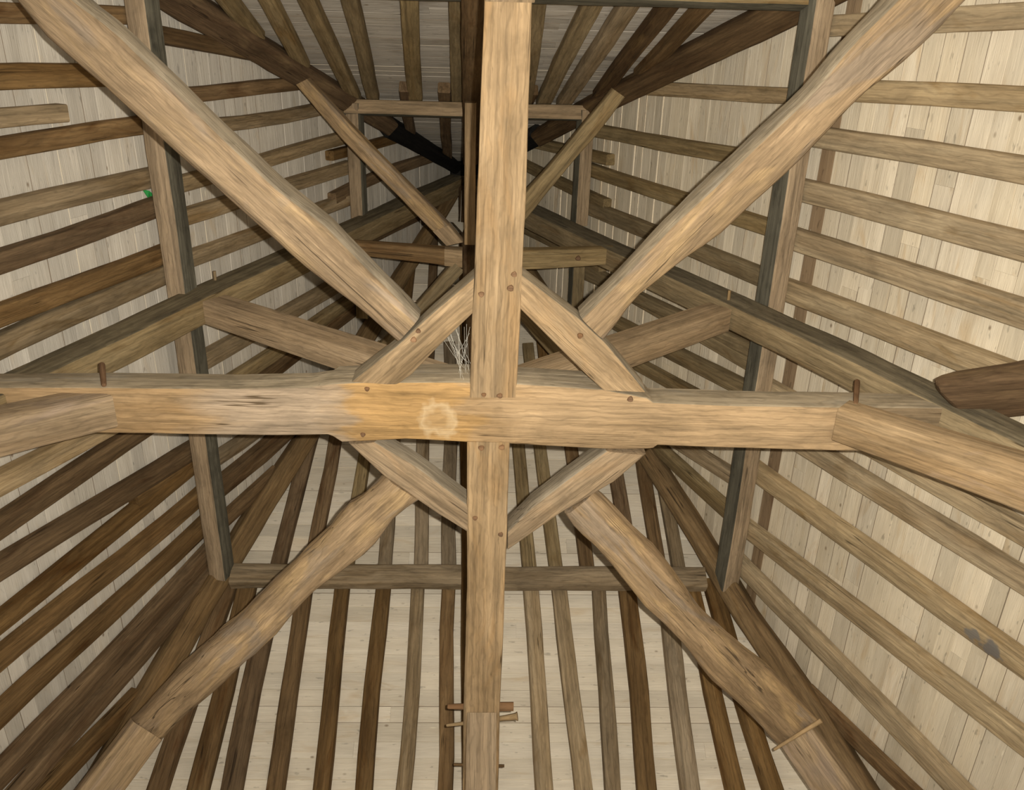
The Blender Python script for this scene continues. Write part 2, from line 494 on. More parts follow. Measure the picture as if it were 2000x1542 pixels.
def boards(s, name, label, mat, width, gaps, old=None, seed=0):
    rnd = random.Random(seed)
    root = bpy.data.objects.new(name, None)
    COL.objects.link(root)
    root.location = at_z(s, ZE, 0, RAF_H)
    root['kind'] = 'structure'; root['label'] = label
    bpy.context.view_layer.update()
    n = slope_normal(s); U = upslope(s)
    T = U.cross(n)                        # along the board
    sgn = 1 if (T.y if s in 'LR' else T.x) > 0 else -1
    th = 0.024
    z = ZE
    k = 0
    ztop = 14.75
    dz1 = U.z
    while z < ztop:
        w = width * rnd.uniform(0.86, 1.14)
        z2 = z + w * dz1
        a0, a1 = lat_range(s, z, RAF_H); b0, b1 = lat_range(s, min(z2, ztop), RAF_H)
        if a1 - a0 < 0.06: break
        if b1 - b0 < 0.01: b0 = b1 = (a0 + a1) / 2
        seam_mat = rnd.choices((SEAM_D, None, SEAM_P), (0.42, 0.40, 0.18))[0]
        # joints
        cuts = [a0]
        x = a0 + rnd.uniform(1.2, 3.4)
        while x < a1 - 0.7:
            if b0 + 0.1 < x < b1 - 0.1: cuts.append(x)
            x += rnd.uniform(2.2, 3.6)
        cuts.append(a1)
        for q in range(len(cuts) - 1):
            l0, l1 = cuts[q], cuts[q + 1]
            u0 = b0 if q == 0 else l0
            u1 = b1 if q == len(cuts) - 2 else l1
            if q > 0: l0 += 0.001; u0 += 0.001
            lo = 0.0
            mid = (l0 + l1) / 2
            for gz, g0, g1, gw in gaps:
                if z <= gz < z2 and l1 > g0 and l0 < g1: lo = gw
            off = RAF_H + rnd.uniform(0.0, 0.003)
            base = at_z(s, z, 0, off)
            if s in 'LR': base.y = (l0 + l1) / 2
            else: base.x = (l0 + l1) / 2
            cen = (l0 + l1) / 2
            M = Matrix((T, U, n)).transposed().to_4x4(); M.translation = base
            hl = [(l0 - cen) * sgn, (l1 - cen) * sgn]; hu = [(u0 - cen) * sgn, (u1 - cen) * sgn]
            if sgn < 0: hl.reverse(); hu.reverse()
            c = rnd.choice((0.0025, 0.003, 0.004))
            y0, y1 = lo, w + 0.001
            def row(y):
                t = y / w
                return hl[0] + (hu[0] - hl[0]) * t, hl[1] + (hu[1] - hl[1]) * t
            sec = [(y0, c), (y0 + c, 0), (y1 - c, 0), (y1, c), (y1, th), (y0, th)]
            verts = [(row(y)[0], y, zz) for y, zz in sec] + [(row(y)[1], y, zz) for y, zz in sec]
            m = 6
            faces = [(j, (j + 1) % m, m + (j + 1) % m, m + j) for j in range(m)] + [tuple(range(m))[::-1], tuple(range(m, 2 * m))]
            mt = mat
            if old and any(z <= oz < z2 for oz in old): mt = BOARD_OLD
            o = new_obj('board', verts, [f[::-1] for f in faces], mt, None, M, smooth=False)
            sm = seam_mat
            if sm:
                o.data.materials.append(sm)
                o.data.polygons[0].material_index = 1; o.data.polygons[2].material_index = 1
            o.parent = root
            o.matrix_parent_inverse = root.matrix_world.inverted()
            k += 1
        z = z2
    return root

def gz(p, s):
    return onS(p, s, RAF_H).z

g_right = []
for p, y0, y1 in [((1209, 230), -1.9, 0.6), ((1257, 230), -1.9, 0.4), ((1292, 215), -1.9, -0.9), ((1165, 290), -1.5, 0.7), ((1180, 290), -1.5, 0.8),
                  ((1200, 360), -1.6, 0.5), ((1227, 370), -1.6, 0.4), ((1088, 370), -1.0, 0.9), ((1100, 372), -1.0, 0.9), ((1112, 376), -1.0, 0.9)]:
    P = onS(p, 'R', RAF_H); g_right.append((P.z, y0, y1, 0.014))
g_left = [(onS((826, 340), 'L', RAF_H).z, -1, 0.2, 0.010), (onS((812, 450), 'L', RAF_H).z, -0.6, 0.9, 0.010)]
g_back = [(onS((632, 143), 'B', RAF_H).z, -2.2, -0.9, 0.010), (onS((860, 178), 'B', RAF_H).z, -0.9, 0.3, 0.008), (onS((860, 240), 'B', RAF_H).z, -2, 2, 0.010), (onS((840, 296), 'B', RAF_H).z, -1, 0.5, 0.006)]
g_front = [(onS((824, 554), 'F', RAF_H).z, -1.2, 1.2, 0.010), (onS((815, 583), 'F', RAF_H).z, -1.2, 1.0, 0.010)]
boards('L', 'ceiling_left', 'pale grey softwood boarding of the left roof slope', BOARD_L, 0.150, g_left, seed=3)
boards('R', 'ceiling_right', 'pale straw softwood boarding of the right roof slope', BOARD_R, 0.150, g_right, old=[onS((1597, 420), 'R', RAF_H).z], seed=5)
boards('F', 'ceiling_front', 'cream softwood boarding of the slope at the bottom of the photo', BOARD_F, 0.155, g_front, seed=8)
boards('B', 'ceiling_back', 'dull boarding of the slope at the top of the photo', BOARD_B, 0.140, g_back, seed=11)

# ------------------------------------------------------------------ rafters
def rafter(s, pa, pb, wpx, tier, mat, name, label, cat='rafter', ends=None, wander=0.03, h=RAF_H, group=None):
    A, B = onS(pa, s), onS(pb, s)
    if A.z > B.z: A, B = B, A
    i = 1 if s in 'LR' else 0
    w = pxw(wpx, (A + B) / 2)
    drift = (B[i] - A[i]) / max(B.z - A.z, 0.05)
    drift = max(-0.16, min(0.16, drift)) if (B - A).length > 1.0 else max(-0.05, min(0.05, drift))
    zc = (A.z + B.z) / 2; lc = (A[i] + B[i]) / 2
    lo, hi = {'low': (ZE, ZP1 + 0.17), 'mid': (ZP1 + 0.12, ZP2 + 0.14), 'top': (ZP2 - 0.25, 14.3), 'long': (ZE, 14.2)}[tier]
    if ends: lo, hi = ends[0] or lo, ends[1] or hi
    lat = lambda z: lc + drift * (z - zc)
    m = w / 2 - 0.03
    while hi > lo + 0.3:
        r0, r1 = lat_range(s, hi, 0)
        if r0 + m < lat(hi) < r1 - m: break
        hi -= 0.04
    P0, P1 = at_z(s, lo, lat(lo)), at_z(s, hi, lat(hi))
    n = max(3, int((P1 - P0).length / 0.5))
    o = straight(name, mat, P0, P1, w, h, slope_normal(s), n=n, wander=wander, chamfer=0.012, step=0.3, wob=0.006)
    return tag(o, label, cat, group)

SIDE = {'L': 'left', 'R': 'right', 'F': 'bottom', 'B': 'top'}
TW = {'low': 'lower', 'mid': 'middle', 'top': 'uppermost'}
FROM = {'L': 'counted from the top', 'R': 'counted from the top', 'F': 'counted from the left', 'B': 'counted from the left'}
RAF = {
 ('L', 'low'): [((0, 12), (230, 42), 36, BROWN), ((0, 147), (180, 157), 46, BROWN), ((0, 290), (277, 252), 36, BROWN), ((0, 420), (287, 350), 40, GREYR), ((0, 510), (300, 415), 40, BROWN),
                ((0, 625), (315, 503), 38, BROWN), ((0, 684), (318, 545), 42, GREYR), ((0, 945), (210, 842), 44, TANR), ((0, 1036), (286, 848), 42, BROWN), ((0, 1124), (370, 890), 40, BROWN),
                ((0, 1217), (345, 945), 36, BROWN), ((0, 1297), (382, 986), 38, BROWN), ((0, 1414), (392, 1040), 40, BROWN), ((124, 1396), (385, 1115), 42, BROWN), ((220, 1366), (390, 1150), 36, BROWN), ((150, 1505), (300, 1330), 38, BROWN)],
 ('L', 'mid'): [((320, 70), (480, 104), 30, BROWN), ((380, 186), (576, 168), 26, BROWN), ((430, 248), (640, 216), 24, GREYR), ((352, 364), (660, 274), 26, TANR), ((366, 424), (668, 334), 27, TANR),
                ((378, 505), (672, 395), 27, TANR), ((406, 704), (636, 572), 32, TANR), ((490, 726), (680, 595), 26, MID), ((545, 724), (700, 605), 28, BROWN), ((428, 900), (484, 860), 26, GREYR),
                ((436, 955), (535, 870), 40, BROWN), ((444, 1020), (540, 924), 26, BROWN)],
 ('L', 'top'): [((657, 307), (770, 275), 18, BROWN), ((663, 384), (825, 316), 20, BROWN), ((742, 463), (817, 427), 20, BROWN)],
 ('R', 'low'): [((1622, 52), (2000, 30), 44, STRAW), ((1702, 178), (2000, 196), 44, STRAW), ((1604, 270), (2000, 336), 44, STRAW), ((1576, 378), (2000, 487), 48, STRAW), ((1558, 470), (2000, 620), 48, STRAW),
                ((1545, 573), (1965, 738), 48, STRAW), ((1840, 955), (2000, 1045), 44, STRAW), ((1600, 895), (2000, 1140), 44, STRAW), ((1478, 927), (2000, 1306), 44, STRAW), ((1457, 1037), (2000, 1457), 41, STRAW),
                ((1457, 1121), (1790, 1467), 39, STRAW), ((1562, 1345), (1765, 1540), 30, BROWN)],
 ('R', 'mid'): [((1300, 175), (1541, 189), 28, TANR), ((1175, 258), (1440, 305), 27, MID), ((1154, 334), (1496, 446), 27, MID), ((1150, 408), (1482, 542), 30, MID), ((1254, 590), (1314, 618), 24, MID),
                ((1390, 670), (1456, 708), 28, MID), ((1320, 696), (1420, 748), 30, MID), ((1250, 720), (1300, 744), 24, MID), ((1330, 874), (1420, 928), 28, TANR), ((1290, 886), (1410, 996), 28, MID)],
 ('R', 'top'): [((1168, 310), (1060, 285), 20, MID), ((1090, 357), (1115, 370), 20, MID), ((1040, 455), (1100, 485), 22, MID)],
 ('F', 'low'): [((437, 1160), (308, 1542), 36, BROWN), ((474, 1160), (388, 1542), 38, BROWN), ((526, 1160), (451, 1542), 38, BROWN), ((588, 1160), (535, 1542), 32, BROWN), ((672, 1160), (622, 1542), 31, BROWN),
                ((744, 1160), (712, 1542), 31, BROWN), ((812, 1160), (786, 1542), 28, GREYR), ((878, 1160), (867, 1542), 28, BROWN), ((1038, 1157), (1067, 1542), 32, TANR), ((1092, 1157), (1140, 1542), 32, TANR),
                ((1173, 1157), (1197, 1542), 29, GREYR), ((1230, 1157), (1261, 1542), 36, BROWN), ((1300, 1157), (1352, 1542), 34, GREYR), ((1352, 1157), (1440, 1542), 34, BROWN), ((1390, 1160), (1527, 1542), 36, BROWN)],
 ('F', 'mid'): [((606, 860), (540, 1100), 27, BROWN), ((652, 860), (612, 1070), 25, BROWN), ((708, 906), (696, 980), 24, MID), ((765, 900), (750, 1100), 26, GREYR), ((822, 870), (818, 1100), 26, GREYR), ((879, 870), (882, 1100), 27, GREYR),
                ((1012, 869), (1034, 1103), 26, MID), ((1056, 869), (1085, 1103), 25, MID), ((1115, 883), (1146, 1103), 26, BROWN), ((1204, 935), (1225, 1050), 28, BROWN), ((1255, 910), (1284, 1085), 25, BROWN), ((1295, 1000), (1334, 1096), 24, GREYR)],
 ('F', 'top'): [((845, 520), (843, 570), 17, BROWN), ((800, 560), (785, 600), 17, BROWN), ((1045, 560), (1050, 600), 18, BROWN)],
 ('B', 'mid'): [((430, 0), (497, 70), 34, MID), ((520, 0), (587, 130), 30, MID), ((598, 0), (685, 185), 30, MID), ((679, 0), (727, 185), 28, MID), ((798, 0), (811, 185), 32, MID), ((896, 0), (894, 192), 29, MID),
                ((1050, 10), (1030, 190), 28, MID), ((1155, 15), (1067, 195), 33, MID), ((1232, 15), (1110, 195), 33, TANR), ((1312, 15), (1202, 155), 32, DARK), ((1397, 15), (1292, 107), 32, BROWN)],
 ('B', 'top'): [((788, 182), (802, 262), 19, BROWN), ((870, 185), (872, 295), 21, BROWN), ((1040, 190), (1000, 262), 19, BROWN)],
}
MATW = {'rafter_brown': 'dark brown', 'rafter_tan': 'tan', 'rafter_straw': 'straw-coloured', 'rafter_greyish': 'grey-brown', 'oak_olive_brown': 'olive-brown', 'hip_dark_brown': 'blackish brown'}
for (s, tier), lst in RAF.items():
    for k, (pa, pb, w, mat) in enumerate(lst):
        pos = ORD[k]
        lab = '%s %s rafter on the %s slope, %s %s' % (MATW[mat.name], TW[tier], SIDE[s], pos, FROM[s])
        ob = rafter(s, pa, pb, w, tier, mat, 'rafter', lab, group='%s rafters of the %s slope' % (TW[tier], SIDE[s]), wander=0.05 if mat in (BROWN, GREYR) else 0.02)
# black stain on one rafter of the right slope
ob = [o for o in bpy.data.objects if o.get('label', '').startswith('straw-coloured lower rafter on the right slope, ninth')][0]
bpy.context.view_layer.update()
q = ob.matrix_world.inverted() @ onS((1923, 1258), 'R')
ob.data.materials[0] = wood('rafter_straw_stained', (0.44, 0.34, 0.205), (0.345, 0.25, 0.14), (0.28, 0.185, 0.085), 0.2, 0.2, vary=0.13, spots=[((q.x - 0.05, q.y, 0), 0.085, (0.13, 0.12, 0.11), False), ((q.x + 0.10, q.y + 0.01, 0), 0.07, (0.16, 0.145, 0.125), False)])
# odd lengths on the left slope
P = onS((135, 226), 'L'); Q = onS((0, 227), 'L')
rafter('L', (0, 227), (135, 226), 36, 'low', TANR, 'rafter', 'short rafter sawn off square on the left slope near the upper left corner', ends=(None, P.z), wander=0.01)
P0, P1 = onS((270, 976), 'L'), onS((376, 924), 'L')
rafter('L', (270, 976), (376, 924), 34, 'low', BROWN, 'rafter_splice', 'short brown splice length with round dark end below the left purlin', ends=(P0.z, ZP1 + 0.1), wander=0.01)

# ------------------------------------------------------------------ hip rafters
def hip_point(a, b, z, inward=0.0):
    x = at_z(a, z).x; y = at_z(b, z).y
    n = (slope_normal(a) + slope_normal(b)).normalized()
    return Vector((x, y, z)) - n * inward, n

def hip(a, b, z0, z1, w, h, mat, label, inward=0.11, name='hip_rafter', w1=None):
    P, n = hip_point(a, b, z0, inward)
    Q, n = hip_point(a, b, z1, inward)
    o = straight(name, mat, P, Q, w, h, n, n=12, w1=w1, wander=0.05, chamfer=0.03, wob=0.012)
    return tag(o, label, 'hip rafter', 'hip rafters at the four roof corners')
hip('L', 'B', ZE, 12.45, 0.34, 0.2, DARK, 'dark brown hip rafter running down to the upper left corner', w1=0.2)
hip('R', 'B', ZE, 12.65, 0.34, 0.2, DARK, 'dark brown hip rafter running down towards the upper right corner', w1=0.2)
hip('L', 'F', ZE, 14.2, 0.27, 0.25, HIPB, 'brown hip rafter in the lower left corner, between close-set rafters', w1=0.17, inward=0.17)
hip('R', 'F', ZE, 14.2, 0.25, 0.25, HIPB, 'brown hip rafter on the lower right with a pale worn edge', w1=0.17, inward=0.17)
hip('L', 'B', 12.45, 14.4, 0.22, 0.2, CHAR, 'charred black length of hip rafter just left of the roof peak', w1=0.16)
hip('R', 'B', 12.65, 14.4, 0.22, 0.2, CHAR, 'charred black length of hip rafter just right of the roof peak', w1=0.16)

# ------------------------------------------------------------------ purlins
def purlin(s, pa, pb, z, w, h, mat, label, group='lower purlins'):
    """tenoned purlin; its pale underside shows, its back edge lies against the rafters"""
    A = onZ(pa, z); B = onZ(pb, z)
    i = 1 if s in 'LR' else 0
    n = slope_normal(s); U = upslope(s)
    P = at_z(s, z, A[i]) - n * (w / 2 + 0.012); Q = at_z(s, z, B[i]) - n * (w / 2 + 0.012)
    o = straight('purlin', mat, P, Q, w, h, U * 0.6 + UP * 0.4, n=5, wander=0.012, chamfer=0.01, wob=0.005, side_dir=-n, side_mat=DARKFACE)
    return tag(o, label, 'purlin', group)
PW, PH = 0.17, 0.20
purlin('L', (235, -60), (333, 592), ZP1, PW, PH, PURLIN, 'squared purlin on the left slope above the left principal rafter')
purlin('L', (345, 640), (408, 1128), ZP1, PW, PH, PURLIN, 'squared purlin on the left slope below the left principal rafter')
purlin('R', (1640, -60), (1532, 625), ZP1, PW, PH, PURLIN, 'squared purlin on the right slope above the right principal rafter')
purlin('R', (1520, 660), (1440, 1148), ZP1, PW, PH, PURLIN, 'squared purlin on the right slope below the right principal rafter')
def front_purlin(pa, pb, label):
    A, B = onZ(pa, ZP1), onZ(pb, ZP1)
    n = slope_normal('F'); U = upslope('F')
    P = at_z('F', ZP1 + 0.11, A.x) - n * 0.15; Q = at_z('F', ZP1 + 0.11, B.x) - n * 0.15
    o = straight('purlin', GREYR, P, Q, 0.22, 0.148, n, n=10, wander=0.03, chamfer=0.025, wob=0.012)
    return tag(o, label, 'purlin', 'lower purlins')
front_purlin((452, 1157), (925, 1157), 'rough log purlin on the bottom slope left of the centre beam')
front_purlin((950, 1157), (1378, 1157), 'rough log purlin on the bottom slope right of the centre beam')
purlin('B', (320, -30), (900, -30), ZP1, PW, PH, MID, 'purlin of the top slope left of the centre beam at the upper edge')
purlin('B', (960, -30), (1580, -30), ZP1, PW, PH, MID, 'olive purlin along the upper edge right of the centre beam')
purlin('L', (655, 200), (685, 432), ZP2, 0.15, 0.17, PURLIN, 'short upper purlin on the left slope below the hip', 'upper purlins')
purlin('R', (1165, 215), (1150, 440), ZP2, 0.15, 0.17, PURLIN, 'short upper purlin on the right slope between hip and principal', 'upper purlins')
purlin('B', (672, 200), (905, 200), ZP2, 0.15, 0.16, PURLIN, 'upper purlin of the top slope left of the centre beam', 'upper purlins')
purlin('B', (930, 205), (1150, 208), ZP2, 0.15, 0.16, PURLIN, 'upper purlin of the top slope right of the centre beam', 'upper purlins')
purlin('L', (690, 470), (720, 620), ZP2, 0.15, 0.16, MID, 'upper purlin on the left slope below the principal rafter', 'upper purlins')
purlin('R', (1140, 470), (1120, 620), ZP2, 0.15, 0.16, MID, 'upper purlin on the right slope seen under the small collar', 'upper purlins')

# ------------------------------------------------------------------ principal rafters and king post
def principal(x0, z0, x1, z1, w, h, mat, label, y=0.0):
    o = straight('principal_rafter', mat, (x0, y, z0), (x1, y, z1), w, h, (x0 / abs(x0), 0, 0.4), n=10, wander=0.03, chamfer=0.015, wob=0.006, side_dir=(0, -1, 0), side_mat=OLIVEFACE)
    return tag(o, label, 'principal rafter', 'principal rafters')
pl = principal(-3.82, 4.5, -0.32, 13.85, 0.22, 0.28, MID, 'olive-brown principal rafter crossing the left slope to the peak', 0.0)
pr = principal(3.92, 4.5, -0.33, 13.5, 0.22, 0.28, MID, 'olive-brown principal rafter crossing the right slope to the peak', 0.0)
xb = onS((922, 100), 'B').x
def end_principal(s, x0, x1, mat, label, z0=4.2, z1=13.2, w=0.2, dep=0.26):
    n = slope_normal(s)
    P = at_z(s, z0, x0) - n * dep; Q = at_z(s, z1, x1) - n * dep
    o = straight('principal_rafter', mat, P, Q, w, dep - 0.005, n, n=10, wander=0.02, chamfer=0.02, wob=0.008)
    return tag(o, label, 'principal rafter', 'principal rafters')
end_principal('B', -0.02, -0.26, BROWN, 'dark brown principal rafter of the top slope, beside the centre beam')
end_principal('F', 0.02, -0.3, BROWN, 'principal rafter of the bottom slope behind the centre beam')
kp = straight('king_post', BROWN, (0.0, 0.0, 6.95), (-0.34, -0.02, 14.3), 0.25, 0.22, (0, 1, 0), n=6, wander=0.0)
tag(kp, 'king post rising to the peak behind the upper centre beam', 'king post')
for o_, P_ in ((pl, (420, 552)), (pr, (1423, 590))):
    X_ = onY(P_, -0.10)
    rod('peg', X_ + Vector((0, 0.12, 0)), X_ + Vector((0, -0.10, 0.02)), 0.016, 0.014, PEG_PALE, o_)

pk = straight('peak_light_stop', CHAR, (-0.40, -0.19, 14.32), (-0.40, 0.19, 14.32), 0.36, 0.42, UP, n=3, chamfer=0.03)  # added to stop light leaking in through the gap at the peak
tag(pk, 'added black block keeping light out at the roof peak where the hips meet', 'block')

# ------------------------------------------------------------------ the upper small frame
ZU = 10.28
def frame_beam(name, left, right, z, h, mat, label, cat, group=None, **kw):
    o = loft(name, mat, edges_z(left, right, z, h), UP, **kw)
    return tag(o, label, cat, group)
G2 = 'small beams of the upper frame'
cl = frame_beam('collar', [(690, 473), (780, 480), (868, 487)], [(690, 498), (780, 509), (868, 519)], ZU, 0.15, BROWN, 'dark brown small collar left of the king post', 'collar', G2, chamfer=0.02, wob=0.008)
frame_beam('collar_end', [(868, 487), (903, 489)], [(868, 519), (903, 523)], ZU, 0.15, OAK_NEW, 'pale sawn end block on the small left collar', 'collar', G2, chamfer=0.004, wob=0.001)
cr = frame_beam('collar', [(1016, 490), (1100, 488), (1200, 486)], [(1016, 527), (1100, 523), (1200, 517)], ZU, 0.15, MID, 'olive-brown small collar right of the centre beam', 'collar', G2, chamfer=0.015)
peg(onZ((1129, 504), ZU), UP, 0.028, 0.08, cr)
frame_beam('diagonal_beam', [(577, 166), (675, 282), (780, 386), (845, 452)], [(600, 154), (696, 257), (795, 358), (876, 440)], ZU, 0.16, OAK_LOG, 'slim tan diagonal from the upper left hip to the king post', 'beam', G2, chamfer=0.02, wob=0.007)
frame_beam('diagonal_end', [(845, 452), (872, 480)], [(876, 440), (904, 473)], ZU, 0.16, OAK_NEW, 'pale sawn end piece of the slim upper left diagonal', 'beam', G2, chamfer=0.004, wob=0.001)
frame_beam('diagonal_beam', [(1198, 174), (1140, 244), (1080, 318), (1006, 400)], [(1221, 190), (1168, 262), (1128, 306), (1018, 440)], ZU, 0.16, MID, 'slim brown diagonal from the upper right hip to the king post', 'beam', G2, chamfer=0.02, wob=0.007)
for sx, lab in ((-1, 'slim brown diagonal glimpsed below the small left collar'), (1, 'slim brown diagonal glimpsed below the small right collar')):
    P0 = Vector((-0.2 + sx * 0.12, 0.12, ZU)); P1 = Vector((-0.2 + sx * 1.52, 1.75, ZU))
    o = straight('diagonal_beam', MID, P0, P1, 0.15, 0.15, UP, n=5, wander=0.02)
    tag(o, lab, 'beam', G2)
xs = onZ((917, 300), ZU).x
o = straight('short_beam', OAK, onZ((919, 201), ZU), onZ((917, 478), ZU), 0.11, 0.15, UP, n=5, wander=0.0, chamfer=0.012, wob=0.003)
tag(o, 'narrow upright tan beam showing along the left of the centre beam', 'beam', G2)
o = straight('short_beam', MID, (-0.2, 0.12, ZU), (-0.1, 1.75, ZU), 0.15, 0.15, UP, n=5)
tag(o, 'small beam of the upper frame behind the crossing of big beams', 'beam', G2)

# ------------------------------------------------------------------ struts from the king post foot
def strut(p0, p1, w, h, mat, label, name='strut', group=None, **kw):
    p0, p1 = Vector(p0), Vector(p1)
    o = straight(name, mat, p0, p1, w, h, UP, n=4, **kw)
    return tag(o, label, 'strut', group)
strut((-2.36, 0.0, 8.43), (-0.13, 0.0, 6.80), 0.20, 0.24, PURLIN, 'straight sawn strut from the left principal rafter to the crossing', group='struts of the king post', wander=0.0, chamfer=0.008, wob=0.004)
strut((2.02, 0.0, 8.46), (0.13, 0.0, 6.85), 0.20, 0.24, PURLIN, 'straight sawn strut from the right principal rafter to the crossing', group='struts of the king post', wander=0.0, chamfer=0.008, wob=0.004)

# ------------------------------------------------------------------ the great frame of beams
tie_back = [(-60, 757), (245, 757), (450, 758), (600, 756), (641, 750), (705, 746), (915, 746), (1008, 750), (1178, 761), (1264, 778), (1272, 786), (1440, 792), (1636, 795), (1930, 798)]
tie_front = [(-60, 842), (217, 846), (420, 850), (560, 850), (645, 849), (666, 864), (792, 859), (911, 865), (995, 868), (1177, 878), (1275, 877), (1282, 870), (1440, 876), (1650, 881), (1930, 887)]
def tie_stations():
    def interp(pl, x):
        for (x0, y0), (x1, y1) in zip(pl, pl[1:]):
            if x0 <= x <= x1: return (x, y0 + (y1 - y0) * (x - x0) / max(x1 - x0, 1e-6))
        return pl[-1]
    xs = sorted(set([-60, 60, 150, 245, 340, 450, 540, 600, 640, 650, 668, 705, 792, 850, 911, 960, 1008, 1090, 1178, 1240, 1264, 1276, 1284, 1360, 1440, 1540, 1636, 1760, 1930]))
    st = []
    for x in xs:
        a, b = onZ(interp(tie_back, x)), onZ(interp(tie_front, x))
        st.append((a, b, 0.30 if 645 < x < 1270 else 0.24))
    return st
st = tie_stations()
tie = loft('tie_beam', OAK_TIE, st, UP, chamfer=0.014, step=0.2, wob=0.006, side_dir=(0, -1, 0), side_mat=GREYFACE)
tag(tie, 'great tan tie beam running level from left to right across the crossing', 'beam')
G = 'beams of the great frame'
cb = frame_beam('centre_beam', [(951, -140), (946, 0), (932, 385), (927, 520), (921, 624), (917, 776)], [(1046, -140), (1040, 0), (1026, 390), (1020, 520), (1017, 600), (1008, 776)], Z0 - 0.004, 0.26, OAK, 'thick tan centre beam rising from the crossing to the upper edge', 'beam', G, chamfer=0.008, wob=0.004)
cf = frame_beam('centre_beam', [(912, 862), (911, 1000), (913, 1140), (908, 1280), (905, 1400), (904, 1560)], [(995, 864), (991, 1037), (986, 1142), (981, 1282), (976, 1390), (973, 1560)], Z0, 0.26, OAK, 'cracked tan centre beam running from the crossing to the bottom edge', 'beam', G, chamfer=0.008, wob=0.005)
ul = frame_beam('diagonal_beam', [(-60, -82), (26, 0), (70, 61), (140, 122), (210, 182), (315, 276), (455, 402), (602, 530), (700, 606), (775, 671)],
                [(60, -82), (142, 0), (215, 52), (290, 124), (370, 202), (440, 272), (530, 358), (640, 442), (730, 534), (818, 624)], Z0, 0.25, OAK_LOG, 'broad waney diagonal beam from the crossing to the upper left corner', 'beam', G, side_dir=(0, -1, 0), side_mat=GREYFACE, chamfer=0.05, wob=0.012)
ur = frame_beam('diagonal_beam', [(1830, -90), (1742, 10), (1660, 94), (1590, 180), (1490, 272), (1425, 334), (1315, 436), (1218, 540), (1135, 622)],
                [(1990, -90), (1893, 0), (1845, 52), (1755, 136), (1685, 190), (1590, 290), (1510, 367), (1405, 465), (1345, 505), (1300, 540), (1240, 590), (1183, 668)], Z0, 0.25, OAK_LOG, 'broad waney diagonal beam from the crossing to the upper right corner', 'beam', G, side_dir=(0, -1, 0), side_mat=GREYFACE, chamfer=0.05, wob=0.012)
ll = frame_beam('diagonal_beam', [(756, 936), (715, 976), (679, 1003), (640, 1051), (595, 1089), (525, 1159), (472, 1208), (420, 1250), (350, 1320), (297, 1376), (240, 1432)],
                [(822, 980), (780, 1012), (740, 1055), (694, 1094), (644, 1135), (602, 1177), (560, 1219), (535, 1250), (472, 1300), (427, 1348), (367, 1404), (310, 1458)], Z0, 0.20, OAK_LOG, 'crooked waney diagonal beam from the crossing to the lower left', 'beam', G, chamfer=0.05, wob=0.03)
lr = frame_beam('diagonal_beam', [(1104, 1008), (1125, 1037), (1160, 1072), (1195, 1110), (1230, 1149), (1265, 1194), (1300, 1230), (1335, 1264), (1387, 1327), (1457, 1394), (1522, 1459)],
                [(1160, 966), (1205, 1008), (1230, 1035), (1280, 1084), (1310, 1120), (1337, 1156), (1377, 1214), (1447, 1273), (1500, 1318), (1550, 1365), (1602, 1416)], Z0, 0.20, OAK_LOG, 'waney diagonal beam from the crossing to the lower right', 'beam', G, chamfer=0.05, wob=0.022)
GG = 'short braces around the crossing'
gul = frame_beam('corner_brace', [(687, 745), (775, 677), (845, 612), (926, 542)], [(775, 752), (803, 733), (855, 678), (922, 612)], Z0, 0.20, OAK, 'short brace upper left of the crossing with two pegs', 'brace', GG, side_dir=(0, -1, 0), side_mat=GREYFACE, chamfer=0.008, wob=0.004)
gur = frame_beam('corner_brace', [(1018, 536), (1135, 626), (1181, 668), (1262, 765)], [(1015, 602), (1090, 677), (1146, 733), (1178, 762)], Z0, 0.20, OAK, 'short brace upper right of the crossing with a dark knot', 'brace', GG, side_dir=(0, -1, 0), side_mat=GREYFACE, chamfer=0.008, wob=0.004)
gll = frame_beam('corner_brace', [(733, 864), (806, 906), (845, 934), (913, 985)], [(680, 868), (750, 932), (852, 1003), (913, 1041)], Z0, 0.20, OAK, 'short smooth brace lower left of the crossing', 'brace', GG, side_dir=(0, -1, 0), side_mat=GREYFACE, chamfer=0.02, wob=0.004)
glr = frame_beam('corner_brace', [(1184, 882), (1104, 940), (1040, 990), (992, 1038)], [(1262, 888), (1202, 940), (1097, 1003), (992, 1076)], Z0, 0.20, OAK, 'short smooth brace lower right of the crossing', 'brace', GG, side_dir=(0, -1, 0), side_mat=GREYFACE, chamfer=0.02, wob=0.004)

# pegs whose heads show on the undersides
for par, lst in ((cb, [(1004, 535, 6), (997, 562, 7), (940, 574, 6), (945, 770, 5), (976, 772, 6)]),
                 (tie, [(717, 759, 5), (709, 848, 5), (1231, 779, 6)]),
                 (gul, [(817, 646, 5), (808, 663, 6)]), (gur, [(1133, 655, 6)]),
                 (cf, [(940, 874, 6), (980, 873, 6), (978, 1043, 5), (928, 1011, 5)])):
    for x, y, rr in lst:
        P = onZ((x, y), Z0)
        peg(P, UP, pxw(rr, P), 0.12, par)
for x, y0, y1 in ((203, 712, 752), (1671, 745, 790)):          # pegs standing on the back face of the tie beam
    yb = onZ((x, 757 if x < 900 else 795)).y
    P = onY((x, y1), yb - 0.015); Q = onY((x + (3 if x > 900 else -4), y0), yb - 0.03)
    rod('trenail', P, Q, 0.016, 0.02, PEG, tie)

